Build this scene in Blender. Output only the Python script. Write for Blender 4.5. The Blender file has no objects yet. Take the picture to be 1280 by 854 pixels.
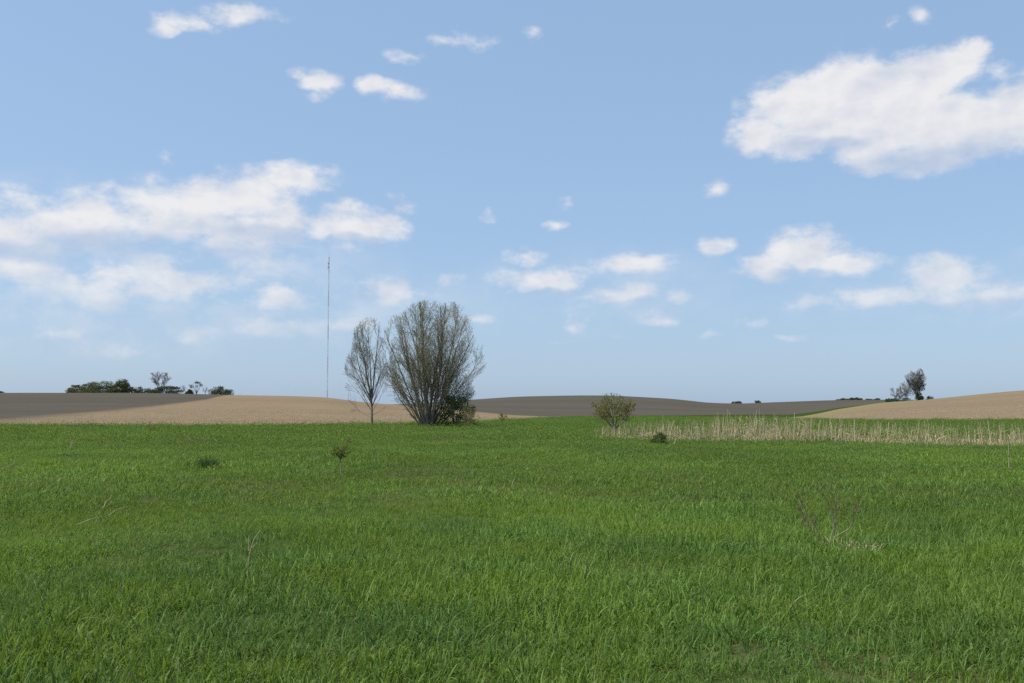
import bpy, math, random
import numpy as np
from mathutils import Vector, Matrix

random.seed(7)
rng = np.random.default_rng(7)
SC = bpy.context.scene
COL = SC.collection
R = math.radians

# ------------------------------------------------------------------ camera
F = 1244.0                 # focal length in photo pixels (1280 wide)
HZ = 515.0                 # photo row of eye level
EYE = 1.6
PITCH = math.atan((HZ - 427.0) / F)
cam = bpy.data.cameras.new('camera')
cam.sensor_width = 36.0
cam.lens = 36.0 * F / 1280.0
cam.clip_start = 0.1
cam.clip_end = 20000.0
camo = bpy.data.objects.new('camera', cam)
camo.location = (0, 0, EYE)
camo.rotation_euler = (math.pi / 2 + PITCH, 0, 0)
COL.objects.link(camo)
SC.camera = camo

# ------------------------------------------------------------------ render / exposure
SC.render.engine = 'CYCLES'
SC.view_settings.view_transform = 'Standard'
SC.view_settings.look = 'None'
SC.view_settings.exposure = 0.35
SC.view_settings.gamma = 1.0
SC.cycles.use_adaptive_sampling = True
SC.cycles.adaptive_threshold = 0.015
SC.cycles.use_denoising = False
SC.cycles.max_bounces = 6
SC.cycles.sample_clamp_direct = 8.0
SC.cycles.sample_clamp_indirect = 3.0
SC.cycles.diffuse_bounces = 2
SC.cycles.transmission_bounces = 3
SC.cycles.transparent_max_bounces = 8

# ------------------------------------------------------------------ sun
SUN_EL = R(54)
SUN_AZ = R(-98)           # clockwise from the view direction (+Y); negative = left
sv = Vector((math.sin(SUN_AZ) * math.cos(SUN_EL), math.cos(SUN_AZ) * math.cos(SUN_EL), math.sin(SUN_EL)))
sl = bpy.data.lights.new('sun', 'SUN')
sl.energy = 4.0
sl.angle = R(0.6)
sl.color = (1.0, 0.925, 0.80)
so = bpy.data.objects.new('sun', sl)
so.rotation_euler = sv.to_track_quat('Z', 'Y').to_euler()
so.location = (0, 0, 60)
COL.objects.link(so)

# ------------------------------------------------------------------ node helpers
class NT:
    def __init__(self, tree):
        self.t = tree
        self.n = tree.nodes
        self.l = tree.links
    def new(self, typ, **kw):
        nd = self.n.new(typ)
        for k, v in kw.items():
            setattr(nd, k, v)
        return nd
    def put(self, sock, v):
        if isinstance(v, bpy.types.NodeSocket):
            self.l.new(v, sock)
        elif v is not None:
            sock.default_value = v
    def math(self, op, a, b=None, c=None, clamp=False):
        nd = self.new('ShaderNodeMath', operation=op, use_clamp=clamp)
        for i, v in enumerate((a, b, c)):
            self.put(nd.inputs[i], v)
        return nd.outputs[0]
    def vec(self, op, a, b=None, c=None):
        nd = self.new('ShaderNodeVectorMath', operation=op)
        for i, v in enumerate((a, b, c)):
            self.put(nd.inputs[i], v)
        return nd.outputs['Value'] if op in ('LENGTH', 'DOT_PRODUCT', 'DISTANCE') else nd.outputs[0]
    def noise(self, vec, scale, detail=4, rough=0.55, dim='3D', dist=0.0):
        nd = self.new('ShaderNodeTexNoise', noise_dimensions=dim)
        self.put(nd.inputs['Vector'], vec)
        nd.inputs['Scale'].default_value = scale
        nd.inputs['Detail'].default_value = detail
        nd.inputs['Roughness'].default_value = rough
        nd.inputs['Distortion'].default_value = dist
        return nd
    def ramp(self, v, a, b, smooth=True, lo=0.0, hi=1.0):
        nd = self.new('ShaderNodeMapRange')
        nd.interpolation_type = 'SMOOTHSTEP' if smooth else 'LINEAR'
        self.put(nd.inputs[0], v)
        nd.inputs[1].default_value = a
        nd.inputs[2].default_value = b
        nd.inputs[3].default_value = lo
        nd.inputs[4].default_value = hi
        return nd.outputs[0]
    def mix(self, f, a, b, blend='MIX'):
        nd = self.new('ShaderNodeMix', data_type='RGBA', blend_type=blend)
        self.put(nd.inputs[0], f)
        for s, v in ((nd.inputs[6], a), (nd.inputs[7], b)):
            if isinstance(v, tuple) and len(v) == 3:
                v = (*v, 1.0)
            self.put(s, v)
        return nd.outputs[2]

# ------------------------------------------------------------------ world: sky + clouds
def ray(px, py):
    x, y = (px - 640.0) / F, (427.0 - py) / F
    c, s = math.cos(PITCH), math.sin(PITCH)
    return (x, c - y * s, s + y * c)

def sky_uv(px, py):
    d = ray(px, py)
    h = math.hypot(d[0], d[1])
    return math.atan2(d[0], d[1]) * 10.0, math.atan2(d[2], h) * 10.0

W = bpy.data.worlds.new('World')
SC.world = W
W.cycles.sampling_method = 'MANUAL'
W.cycles.sample_map_resolution = 256
W.use_nodes = True
W.node_tree.nodes.clear()
w = NT(W.node_tree)
sky = w.new('ShaderNodeTexSky', sky_type='NISHITA')
sky.sun_disc = False
sky.sun_elevation = SUN_EL
sky.sun_rotation = SUN_AZ
sky.altitude = 0
sky.air_density = 1.0
sky.dust_density = 1.15
sky.ozone_density = 1.0
SKY_STRENGTH = 0.118
SKY_LEVEL = 0.785            # keeps veil and clouds in step with the exposure

tc = w.new('ShaderNodeTexCoord')
sep = w.new('ShaderNodeSeparateXYZ')
w.l.new(tc.outputs['Generated'], sep.inputs[0])
az = w.math('ARCTAN2', sep.outputs[0], sep.outputs[1])
HALF = R(30)
azm = w.math('SUBTRACT', w.math('PINGPONG', w.math('ADD', az, HALF), 2 * HALF), HALF)
hor = w.math('SQRT', w.math('ADD', w.math('MULTIPLY', sep.outputs[0], sep.outputs[0]), w.math('MULTIPLY', sep.outputs[1], sep.outputs[1])))
el = w.math('ARCTAN2', sep.outputs[2], hor)
cxyz = w.new('ShaderNodeCombineXYZ')
w.l.new(w.math('MULTIPLY', azm, 10.0), cxyz.inputs[0])
w.l.new(w.math('MULTIPLY', el, 10.0), cxyz.inputs[1])
P0 = cxyz.outputs[0]
cx2 = w.new('ShaderNodeCombineXYZ')
w.l.new(w.math('MULTIPLY', az, 6.2), cx2.inputs[0])
w.l.new(w.math('MULTIPLY', el, 10.0), cx2.inputs[1])
N0 = cx2.outputs[0]                       # true azimuth, stretched: noise differs in every tile
wn = w.noise(N0, 2.2, 3, 0.55, '2D')
warp = w.vec('MULTIPLY', w.vec('SUBTRACT', wn.outputs['Color'], (0.5, 0.5, 0.5)), (0.34, 0.24, 0.0))
P = w.vec('ADD', P0, warp)

CLOUDS = [  # photo x, y, half width, half height, weight of each puff
 (232,22,44,14,.56),(298,15,56,11,.54),(206,32,18,13,.6),
 (553,51,40,11,.62),(508,68,27,10,.6),(596,50,26,10,.5),
 (403,104,27,18,.9),(394,122,18,12,.45),(372,88,14,9,.45),
 (495,114,42,13,.55),(462,108,18,13,.6),(664,47,13,11,.45),
 (1152,19,13,11,.65),(1118,29,15,8,.5),(1056,54,12,12,.25),
 (985,135,58,34,1.4),(952,162,40,28,1.3),(1070,122,66,50,1.7),(1120,145,90,56,1.9),(1190,158,95,46,1.8),(1268,142,76,44,1.5),
 (1180,90,50,30,1.4),(1222,66,20,14,1),(1258,84,26,18,.6),(1170,182,115,22,1.2),(1035,165,80,28,1.4),(1110,178,80,24,1.3),
 (895,232,17,13,.5),(705,250,10,11,.35),(620,267,14,7,.45),(697,281,13,7,.35),(210,194,13,8,.45),
 (62,272,88,30,1.0),(105,260,50,22,1.05),(10,285,60,26,.95),(225,256,85,30,1.0),(310,246,85,28,1.1),(372,226,50,22,1.2),(320,285,66,34,.95),
 (190,292,120,30,.62),(50,305,90,26,.5),(268,306,34,16,.85),(200,318,60,16,.6),(131,236,20,11,.45),
 (440,284,62,26,1.3),(408,292,34,14,.9),(505,254,22,10,.45),
 (22,340,38,18,.8),(125,348,58,18,.85),(235,356,75,24,.75),(350,372,65,16,.65),(305,308,65,26,.75),(130,381,55,12,.4),
 (352,409,52,14,.6),(232,422,42,10,.55),(60,418,45,10,.4),(140,436,60,11,.35),
 (490,366,55,16,.6),(430,405,42,10,.5),(592,395,27,9,.5),(560,350,30,9,.4),
 (683,350,58,19,1),(792,330,60,14,.85),(765,369,50,15,.85),(660,318,34,11,.7),(712,403,38,11,.65),(835,400,37,13,.8),(840,368,22,8,.5),
 (680,426,28,6,.4),(786,420,20,5,.4),
 (1000,316,48,30,1.4),(962,337,44,16,1.2),(1048,333,50,14,1),(900,306,22,13,.8),
 (1190,344,62,22,.7),(1240,370,75,20,.65),(1010,375,34,10,.6),(1105,370,95,15,.45),
 (934,403,20,8,.45),(890,420,16,5,.35),(1000,420,17,6,.5),(1100,435,26,8,.3),
]
GREY = [(1170,196,130,30),(1030,182,80,16),(1000,348,75,12),(440,303,70,13),(190,312,210,26),(40,312,100,22),
        (690,366,60,9),(780,382,60,9),(1210,382,100,14),(330,290,80,18)]

def ellipse(px, py, rx, ry, wt, src):
    """wt inside the puff, 0 on its rim, negative outside"""
    u, v = sky_uv(px, py)
    rx, ry = rx * 10 / F, ry * 10 / F
    q = w.vec('MULTIPLY_ADD', src, (1 / rx, 1 / ry, 0), (-u / rx, -v / ry, 0))
    return w.math('MULTIPLY_ADD', w.vec('LENGTH', q), -wt, wt)

acc = None
for (px, py, rx, ry, wt) in CLOUDS:
    k_ = 1.22 if wt >= 1 else 1.08
    f = ellipse(px, py, rx * k_, ry * k_, wt, P)
    acc = f if acc is None else w.math('MAXIMUM', acc, f)
acc = w.math('MAXIMUM', acc, -1.0)
gacc = None
for (px, py, rx, ry) in GREY:
    f = ellipse(px, py, rx, ry, 1.0, P)
    gacc = f if gacc is None else w.math('MAXIMUM', gacc, f)
veil = None
for (px, py, rx, ry, wt) in [(150, 340, 360, 120, .85), (1180, 365, 230, 45, .55), (750, 365, 210, 62, .45), (430, 385, 260, 60, .5)]:
    f = ellipse(px, py, rx, ry, wt, P)
    veil = f if veil is None else w.math('MAXIMUM', veil, f)
n1 = w.noise(N0, 3.0, 9, 0.60, '2D').outputs['Fac']
nb0 = w.noise(N0, 2.2, 4, 0.52, '2D').outputs['Fac']
n1s = w.noise(w.vec('ADD', N0, (-0.05, 0.09, 0)), 2.2, 4, 0.52, '2D').outputs['Fac']
gen = w.noise(N0, 0.9, 2, 0.5, '2D').outputs['Fac']
high = w.ramp(el, R(25), R(31))
genf = w.math('MULTIPLY', w.math('SUBTRACT', gen, 0.60), 4.0)
genf = w.math('SUBTRACT', w.math('MULTIPLY', w.math('ADD', genf, 1.0), high), 1.0)
dens = w.math('MAXIMUM', acc, genf)
nz = w.math('MULTIPLY', w.math('SUBTRACT', n1, 0.5), 2.1)
nz = w.math('MULTIPLY', nz, w.ramp(dens, -0.35, 0.15))
dsum = w.math('ADD', dens, nz)
alpha = w.ramp(dsum, -0.06, 0.84)
vl = w.math('MULTIPLY', w.math('MAXIMUM', veil, 0.0), w.ramp(n1, 0.25, 0.7))
alpha = w.math('ADD', alpha, w.math('MULTIPLY', w.math('SUBTRACT', 1.0, alpha), vl))
# light from the upper left, greyer undersides
relief = w.math('MULTIPLY', w.math('SUBTRACT', nb0, n1s), 2.1)
shade = w.math('ADD', w.math('ADD', 0.78, relief), w.math('MULTIPLY', w.ramp(gacc, 0.0, 0.75), -0.60), clamp=True)
ccol = w.mix(shade, (0.57, 0.63, 0.75), (0.86, 0.855, 0.87))
# far clouds near the horizon sink into the pale air
fade = w.ramp(el, R(1), R(10), True, 0.40, 0.97)
alpha = w.math('MULTIPLY', w.math('MULTIPLY', alpha, fade), w.ramp(gacc, 0.0, 0.8, True, 1.0, 0.75))
S = SKY_LEVEL / SKY_STRENGTH
# spring haze: a thin pale blue veil over the whole clear sky
skyc = w.mix(0.65, sky.outputs[0], (.345 * S, .525 * S, .79 * S))
ccs = w.vec('SCALE', ccol)
ccs.node.inputs['Scale'].default_value = S
skyl = w.mix(alpha, skyc, ccs)
bg = w.new('ShaderNodeBackground')
bg.inputs['Strength'].default_value = SKY_STRENGTH
w.l.new(skyl, bg.inputs['Color'])
wo = w.new('ShaderNodeOutputWorld')
w.l.new(bg.outputs[0], wo.inputs[0])

# ------------------------------------------------------------------ terrain heights
def pchip(xk, yk, x):
    xk, yk = np.asarray(xk, float), np.asarray(yk, float)
    h = np.diff(xk); d = np.diff(yk) / h
    m = np.zeros_like(yk)
    for i in range(1, len(xk) - 1):
        if d[i - 1] * d[i] > 0:
            w1, w2 = 2 * h[i] + h[i - 1], h[i] + 2 * h[i - 1]
            m[i] = (w1 + w2) / (w1 / d[i - 1] + w2 / d[i])
    m[0], m[-1] = d[0], d[-1]
    x = np.clip(x, xk[0], xk[-1])
    i = np.clip(np.searchsorted(xk, x) - 1, 0, len(xk) - 2)
    t = (x - xk[i]) / h[i]
    t2, t3 = t * t, t * t * t
    return ((2 * t3 - 3 * t2 + 1) * yk[i] + (t3 - 2 * t2 + t) * h[i] * m[i]
            + (-2 * t3 + 3 * t2) * yk[i + 1] + (t3 - t2) * h[i] * m[i + 1])

YK = [0, 40, 80, 110, 160, 220, 300, 400, 550, 800, 1200, 2000, 6000]
TERR = {  # bearing column: rows read off the photo at the depths 110 ... 6000 m
 -300: (533, 525.0, 512.0, 499.0, 488.0, 492.0, 502.0, 507.0, 510, 512.5),
 0:    (533, 526.5, 515.0, 501.5, 491.2, 494.0, 502.0, 507.0, 510, 512.5),
 150:  (533, 526.5, 515.0, 501.5, 491.2, 494.0, 503.0, 507.0, 510, 512.5),
 300:  (533, 526.0, 514.0, 501.5, 494.0, 497.0, 504.0, 508.0, 510, 512.5),
 400:  (533, 526.0, 514.5, 503.0, 496.6, 500.0, 506.0, 508.0, 510, 512.5),
 450:  (532.7, 526.5, 516.5, 507.0, 502.3, 504.5, 507.0, 508.5, 510, 512.5),
 500:  (532.6, 527.0, 519.0, 511.0, 506.5, 505.6, 505.6, 508.0, 510, 512.5),
 590:  (533, 527.5, 522.0, 516.0, 509.5, 503.5, 499.8, 503.0, 508, 512.5),
 660:  (533, 527.4, 523.5, 519.5, 511.5, 501.8, 495.8, 500.0, 507, 512.5),
 740:  (533, 527.4, 524.0, 521.0, 512.0, 501.0, 494.7, 500.0, 507, 512.5),
 830:  (533, 527.4, 524.0, 521.3, 514.0, 504.5, 498.2, 502.0, 507, 512.5),
 920:  (533, 527.4, 524.2, 521.5, 516.5, 509.8, 505.8, 504.6, 507, 512.5),
 975:  (533, 527.4, 524.0, 521.5, 517.5, 511.5, 506.0, 502.8, 506, 512.5),
 1050: (533, 526.6, 519.5, 513.2, 510.2, 508.0, 504.5, 500.5, 505, 512.5),
 1110: (533, 526.4, 516.5, 508.0, 503.0, 503.4, 502.0, 500.2, 505, 512.5),
 1150: (533, 526.0, 514.5, 505.0, 500.2, 503.0, 504.0, 501.5, 505, 512.5),
 1280: (533, 525.5, 510.0, 496.5, 488.2, 490.5, 497.0, 503.0, 506, 512.5),
 1600: (533, 525.0, 503.0, 486.0, 476.0, 479.0, 490.0, 500.0, 506, 512.5)}
UK = sorted(TERR)
YG = np.concatenate([np.linspace(0, 200, 200, endpoint=False), np.linspace(200, 700, 200, endpoint=False), np.geomspace(700, 6000, 120)])
UG = np.arange(-300, 1601, 5.0)
_cols = []
for u in UK:
    z = [0, 0, 0] + [EYE + (HZ - p) / F * y for p, y in zip(TERR[u], YK[3:])]
    _cols.append(pchip(YK, z, YG))
_cols = np.array(_cols)
ZT = np.array([pchip(UK, _cols[:, j], UG) for j in range(len(YG))])       # [Y, U]

def height(x, y):
    x, y = np.asarray(x, float), np.asarray(y, float)
    yy = np.clip(y, 1e-3, 5999.0)
    u = np.clip(640 + F * x / np.maximum(yy, 30.0), -300, 1599.9)
    j = np.clip(np.searchsorted(YG, yy) - 1, 0, len(YG) - 2)
    t = (yy - YG[j]) / (YG[j + 1] - YG[j])
    i = np.clip(((u + 300) / 5).astype(int), 0, len(UG) - 2)
    s = (u - UG[i]) / 5.0
    z = ((1 - t) * ((1 - s) * ZT[j, i] + s * ZT[j, i + 1]) + t * ((1 - s) * ZT[j + 1, i] + s * ZT[j + 1, i + 1]))
    near = np.clip(1 - yy / 110.0, 0, 1)
    z = z + near * 0.05 * (np.sin(x * 0.9 + 1.3 * np.sin(y * 0.31)) * np.sin(y * 0.63 + 0.5 * np.sin(x * 0.4)) - 0.0)
    return z

def hz(x, y):
    return float(height(np.array([x]), np.array([y]))[0])

def ground(px, py):
    """the point of the ground seen at a photo pixel"""
    d = ray(px, py)
    ys = np.geomspace(2, 3000, 6000)
    xs = ys * d[0] / d[1]
    zs = EYE + ys * d[2] / d[1]
    below = np.nonzero(zs <= height(xs, ys))[0]
    k = below[0] if len(below) else len(ys) - 1
    return Vector((xs[k], ys[k], hz(xs[k], ys[k])))

def at(px, Y):
    """the ground point at depth Y under a photo column"""
    x = (px - 640.0) / F * Y * 1.0025
    return Vector((x, Y, hz(x, Y)))

def depth_of(u, row):
    return ground(u, row).y

# ------------------------------------------------------------------ object helpers
def link(name, me, mat=None, parent=None, loc=None):
    o = bpy.data.objects.new(name, me)
    COL.objects.link(o)
    if me is not None and mat is not None and not me.materials:
        me.materials.append(mat)
    if parent is not None:
        o.parent = parent
    if loc is not None:
        o.location = loc
    return o

def tag(o, label=None, cat=None, group=None, kind=None):
    if label: o['label'] = label
    if cat: o['category'] = cat
    if group: o['group'] = group
    if kind: o['kind'] = kind
    return o

def thing(name, loc, label, cat, group=None, rz=0.0):
    o = link(name, None, loc=loc)
    o.rotation_euler = (0, 0, rz)
    o.empty_display_size = 0.2
    return tag(o, label, cat, group)

def mesh_np(name, verts, faces, smooth=False, attrs=None):
    """verts (n,3); faces: (m,3) or (m,4) array"""
    me = bpy.data.meshes.new(name)
    v = np.asarray(verts, np.float32)
    f = np.asarray(faces, np.int32)
    k = f.shape[1]
    me.vertices.add(len(v)); me.vertices.foreach_set('co', v.ravel())
    me.loops.add(f.size); me.loops.foreach_set('vertex_index', f.ravel())
    me.polygons.add(len(f))
    me.polygons.foreach_set('loop_start', np.arange(0, f.size, k, dtype=np.int32))
    me.polygons.foreach_set('use_smooth', np.full(len(f), smooth))
    for nm, a in (attrs or {}).items():
        at_ = me.attributes.new(nm, 'FLOAT', 'POINT')
        at_.data.foreach_set('value', np.asarray(a, np.float32))
    me.update(calc_edges=True)
    me.validate()
    return me

class Tubes:
    """collects tapering tubes into one mesh of quads"""
    def __init__(self):
        self.v, self.f, self.a, self.n = [], [], [], 0
    def add(self, pts, radii, sides=5, shade=0.5):
        pts = np.asarray(pts, float); radii = np.asarray(radii, float)
        m = len(pts)
        tan = np.gradient(pts, axis=0)
        tan /= np.linalg.norm(tan, axis=1)[:, None] + 1e-9
        ref = np.array([0.31, 0.95, 0.05]) if abs(tan[0][1]) < 0.9 else np.array([1.0, 0.1, 0])
        a = np.cross(tan, ref); a /= np.linalg.norm(a, axis=1)[:, None] + 1e-9
        b = np.cross(tan, a)
        ang = np.linspace(0, 2 * math.pi, sides, endpoint=False)
        ring = (a[:, None, :] * np.cos(ang)[None, :, None] + b[:, None, :] * np.sin(ang)[None, :, None]) * radii[:, None, None] + pts[:, None, :]
        self.v.append(ring.reshape(-1, 3))
        i = np.arange(m - 1)[:, None] * sides
        k = np.arange(sides)[None, :]; k2 = (k + 1) % sides
        q = np.stack([i + k, i + k2, i + sides + k2, i + sides + k], -1).reshape(-1, 4) + self.n
        self.f.append(q)
        self.a.append(np.full(m * sides, shade))
        self.n += m * sides
    def mesh(self, name, smooth=True):
        return mesh_np(name, np.concatenate(self.v), np.concatenate(self.f), smooth, {'shade': np.concatenate(self.a)})

def leaf_mesh(name, pos, size, up=0.25, aspect=1.8, seed=0, shade=None):
    """small diamond leaves at the points pos"""
    g = np.random.default_rng(seed)
    pos = np.asarray(pos, float); n = len(pos)
    d = g.normal(size=(n, 3)); d[:, 2] += up
    d /= np.linalg.norm(d, axis=1)[:, None]
    e = g.normal(size=(n, 3)); e -= (e * d).sum(1)[:, None] * d
    e /= np.linalg.norm(e, axis=1)[:, None]
    s = (size * g.uniform(0.55, 1.3, n))[:, None]
    nn = np.cross(d, e)
    v = np.stack([pos, pos + d * s * 0.5 + e * s * 0.5 / aspect + nn * s * .08, pos + d * s, pos + d * s * 0.5 - e * s * 0.5 / aspect + nn * s * .08], 1).reshape(-1, 3)
    f = np.arange(n * 4).reshape(-1, 4)
    sh = g.uniform(0, 1, n) if shade is None else shade
    return mesh_np(name, v, f, False, {'shade': np.repeat(sh, 4)})

# ------------------------------------------------------------------ materials
def new_mat(name):
    m = bpy.data.materials.new(name)
    m.use_nodes = True
    m.node_tree.nodes.clear()
    t = NT(m.node_tree)
    out = t.new('ShaderNodeOutputMaterial')
    return m, t, out

def pos_of(t):
    return t.new('ShaderNodeNewGeometry').outputs['Position']

def attr(t, name):
    a = t.new('ShaderNodeAttribute'); a.attribute_name = name
    return a.outputs['Fac']

def leafy(name, dark, light, dry=None, dry_frac=0.0, patch=None, trans=0.35, tcol=None, rough=0.55, spec=0.25):
    """thin plant tissue: shade varies per leaf, patches vary over the ground, part of the light passes through"""
    m, t, out = new_mat(name)
    sh = attr(t, 'shade')
    base = t.mix(sh, dark, light)
    if patch:
        p = pos_of(t)
        n = t.noise(t.vec('MULTIPLY', p, (1, 1, 0)), patch[0], 1, 0.5)
        base = t.mix(t.math('MULTIPLY', t.ramp(n.outputs['Fac'], 0.38, 0.62), patch[2]), base, patch[1])
        n2 = t.noise(t.vec('MULTIPLY', p, (1, 1, 0)), patch[0] * 0.23, 1, 0.5)
        sp_ = t.new('ShaderNodeSeparateColor'); t.l.new(n.outputs['Color'], sp_.inputs[0])
        base = t.mix(t.ramp(sp_.outputs[1], .50, .70, True, 0, .38), base, (.070, .145, .045))
        v = t.ramp(n2.outputs['Fac'], 0.3, 0.7, True, 0.86, 1.16)
        base = t.mix(1.0, base, t.vec('SCALE', (1, 1, 1)), 'MULTIPLY') if False else base
        hs = t.new('ShaderNodeHueSaturation')
        t.put(hs.inputs['Color'], base); t.put(hs.inputs['Value'], v)
        base = hs.outputs[0]
    if dry:
        base = t.mix(t.ramp(sh, 1.0 - dry_frac, 1.0 - dry_frac + 0.002, False), base, dry)
    b = t.new('ShaderNodeBsdfPrincipled')
    t.put(b.inputs['Base Color'], base)
    b.inputs['Roughness'].default_value = rough
    b.inputs['Specular IOR Level'].default_value = spec
    tr = t.new('ShaderNodeBsdfTranslucent')
    hs = t.new('ShaderNodeHueSaturation')
    t.put(hs.inputs['Color'], base); hs.inputs['Hue'].default_value = 0.485; hs.inputs['Saturation'].default_value = 1.12; hs.inputs['Value'].default_value = 1.25
    t.put(tr.inputs['Color'], hs.outputs[0])
    mx = t.new('ShaderNodeMixShader'); mx.inputs[0].default_value = trans
    t.l.new(b.outputs[0], mx.inputs[1]); t.l.new(tr.outputs[0], mx.inputs[2])
    t.l.new(mx.outputs[0], out.inputs[0])
    return m

def bark(name, c1, c2, scale=6.0):
    m, t, out = new_mat(name)
    p = pos_of(t)
    n = t.noise(t.vec('MULTIPLY', p, (1, 1, 0.25)), scale, 4, 0.6)
    n2 = t.noise(p, scale * .15, 2, 0.5)
    f = t.math('ADD', t.math('MULTIPLY', n.outputs['Fac'], .6), t.math('MULTIPLY', n2.outputs['Fac'], .5))
    col = t.mix(t.ramp(f, .35, .75), c1, c2)
    b = t.new('ShaderNodeBsdfPrincipled')
    t.put(b.inputs['Base Color'], col)
    b.inputs['Roughness'].default_value = 0.9
    b.inputs['Specular IOR Level'].default_value = 0.15
    t.l.new(b.outputs[0], out.inputs[0])
    return m

def field_mat(name, main, other, soil, scale, soil_from_attr=True, streak=(1, 1, 1), green=None, bump=0.15, grain=.24):
    m, t, out = new_mat(name)
    p = pos_of(t)
    ps = t.vec('MULTIPLY', p, streak)
    big = t.noise(ps, scale * 0.02, 4, 0.55).outputs['Fac']
    mid = t.noise(ps, scale * 0.2, 4, 0.6).outputs['Fac']
    fine = t.noise(p, scale, 5, 0.7).outputs['Fac']
    col = t.mix(t.ramp(t.math('ADD', t.math('MULTIPLY', big, .55), t.math('MULTIPLY', mid, .45)), .36, .64), main, other)
    hs = t.new('ShaderNodeHueSaturation')
    t.put(hs.inputs['Color'], col)
    t.put(hs.inputs['Value'], t.ramp(fine, .28, .72, False, 1 - grain, 1 + grain))
    col = hs.outputs[0]
    if soil_from_attr:
        s = attr(t, 'soil')
        s = t.math('ADD', s, t.math('MULTIPLY', t.math('SUBTRACT', mid, .5), t.math('MULTIPLY', t.ramp(s, 0, .3), .8)), clamp=True)
        col = t.mix(s, col, soil)
    if green:
        g = attr(t, 'weed')
        g = t.math('MULTIPLY', g, t.ramp(mid, .35, .6))
        col = t.mix(g, col, green)
    b = t.new('ShaderNodeBsdfPrincipled')
    t.put(b.inputs['Base Color'], col)
    b.inputs['Roughness'].default_value = 1.0
    b.inputs['Specular IOR Level'].default_value = 0.0
    bp = t.new('ShaderNodeBump'); bp.inputs['Strength'].default_value = bump; bp.inputs['Distance'].default_value = 0.25
    t.put(bp.inputs['Height'], fine)
    t.l.new(bp.outputs[0], b.inputs['Normal'])
    t.l.new(b.outputs[0], out.inputs[0])
    return m

M_SOIL_UNDER = field_mat('meadow_soil', (.060, .078, .026), (.085, .080, .038), (0, 0, 0), 3.0, False, bump=.6)
M_STUB = field_mat('stubble', (.222, .170, .112), (.192, .148, .098), (.088, .078, .064), 1.1, True, (.35, 1, 1), (.20, .21, .07))
M_PLOUGH = field_mat('ploughed_soil', (.078, .072, .060), (.094, .087, .072), (0, 0, 0), 0.5, False, (.25, 1, 1), bump=.06, grain=.09)
M_STRIP = field_mat('grass_strip', (.035, .055, .018), (.045, .065, .02), (0, 0, 0), 0.6, False)
M_FAR = field_mat('far_land', (.07, .08, .05), (.11, .10, .07), (0, 0, 0), 0.05, False)
M_GRASS = leafy('meadow_grass', (.040, .096, .017), (.222, .352, .074), dry=(.30, .29, .15), dry_frac=.012,
                patch=(0.42, (.152, .228, .034), .5), trans=.40, spec=.22)
M_REED = leafy('dry_reed', (.32, .265, .16), (.60, .52, .35), trans=.15, spec=.1)
M_STRAW = leafy('dry_straw', (.34, .28, .17), (.50, .42, .27), trans=.1, spec=.1)
M_BARK = bark('grey_bark', (.085, .076, .058), (.30, .27, .22))
M_TWIG = bark('twig_bark', (.12, .11, .08), (.31, .285, .22), 2.0)
M_BARK_DARK = bark('dark_bark', (.062, .056, .050), (.135, .125, .115), 2.0)
M_TWIG_RED = bark('reddish_twig', (.10, .075, .05), (.19, .145, .10), 8.0)
M_TWIG_FAR = bark('far_twig', (.15, .137, .128), (.25, .235, .22), 1.0)
M_LEAF = leafy('spring_leaf', (.13, .17, .025), (.29, .32, .06), trans=.5)
M_LEAF_DEEP = leafy('deep_leaf', (.045, .075, .018), (.10, .15, .035), trans=.4)
M_LEAF_OLIVE = leafy('olive_leaf', (.10, .125, .022), (.205, .22, .05), trans=.5)
M_LEAF_SAP = leafy('sapling_leaf', (.10, .15, .03), (.20, .26, .06), trans=.5)
M_LEAF_TUFT = leafy('dark_tuft', (.022, .055, .014), (.055, .10, .026), trans=.3)
M_LEAF_FAR = leafy('far_leaf', (.060, .078, .030), (.12, .135, .055), trans=.3)
M_LEAF_FARDARK = leafy('far_dark_leaf', (.042, .056, .030), (.085, .105, .05), trans=.25)
M_LEAF_FARPALE = leafy('far_pale_leaf', (.095, .095, .035), (.16, .15, .065), trans=.3)

# ------------------------------------------------------------------ the ground: meadow and fields, edge to edge
ucols = np.concatenate([np.linspace(-300, 1600, 191)])
cols = [(u, (u - 640) / F, 0.0) for u in ucols]
left = [(-300, (-300 - 640) / F - k * 0.45, -v) for k, v in ((4, 3000), (3, 900), (2, 220), (1, 40))]
right = [(1600, (1600 - 640) / F + k * 0.45, v) for k, v in ((1, 40), (2, 220), (3, 900), (4, 3000))]
cols = left + cols + right
CU = np.array([c[0] for c in cols]); CA = np.array([c[1] for c in cols]) * 1.0025; CB = np.array([c[2] for c in cols])

def boundary(knots):
    """knots: (column, row or None, depth) -> depth of the boundary for every column"""
    us, ys = [], []
    for u, row, dep in knots:
        us.append(u); ys.append(dep if row is None else depth_of(u, row))
    return np.interp(CU, us, ys)

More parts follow.
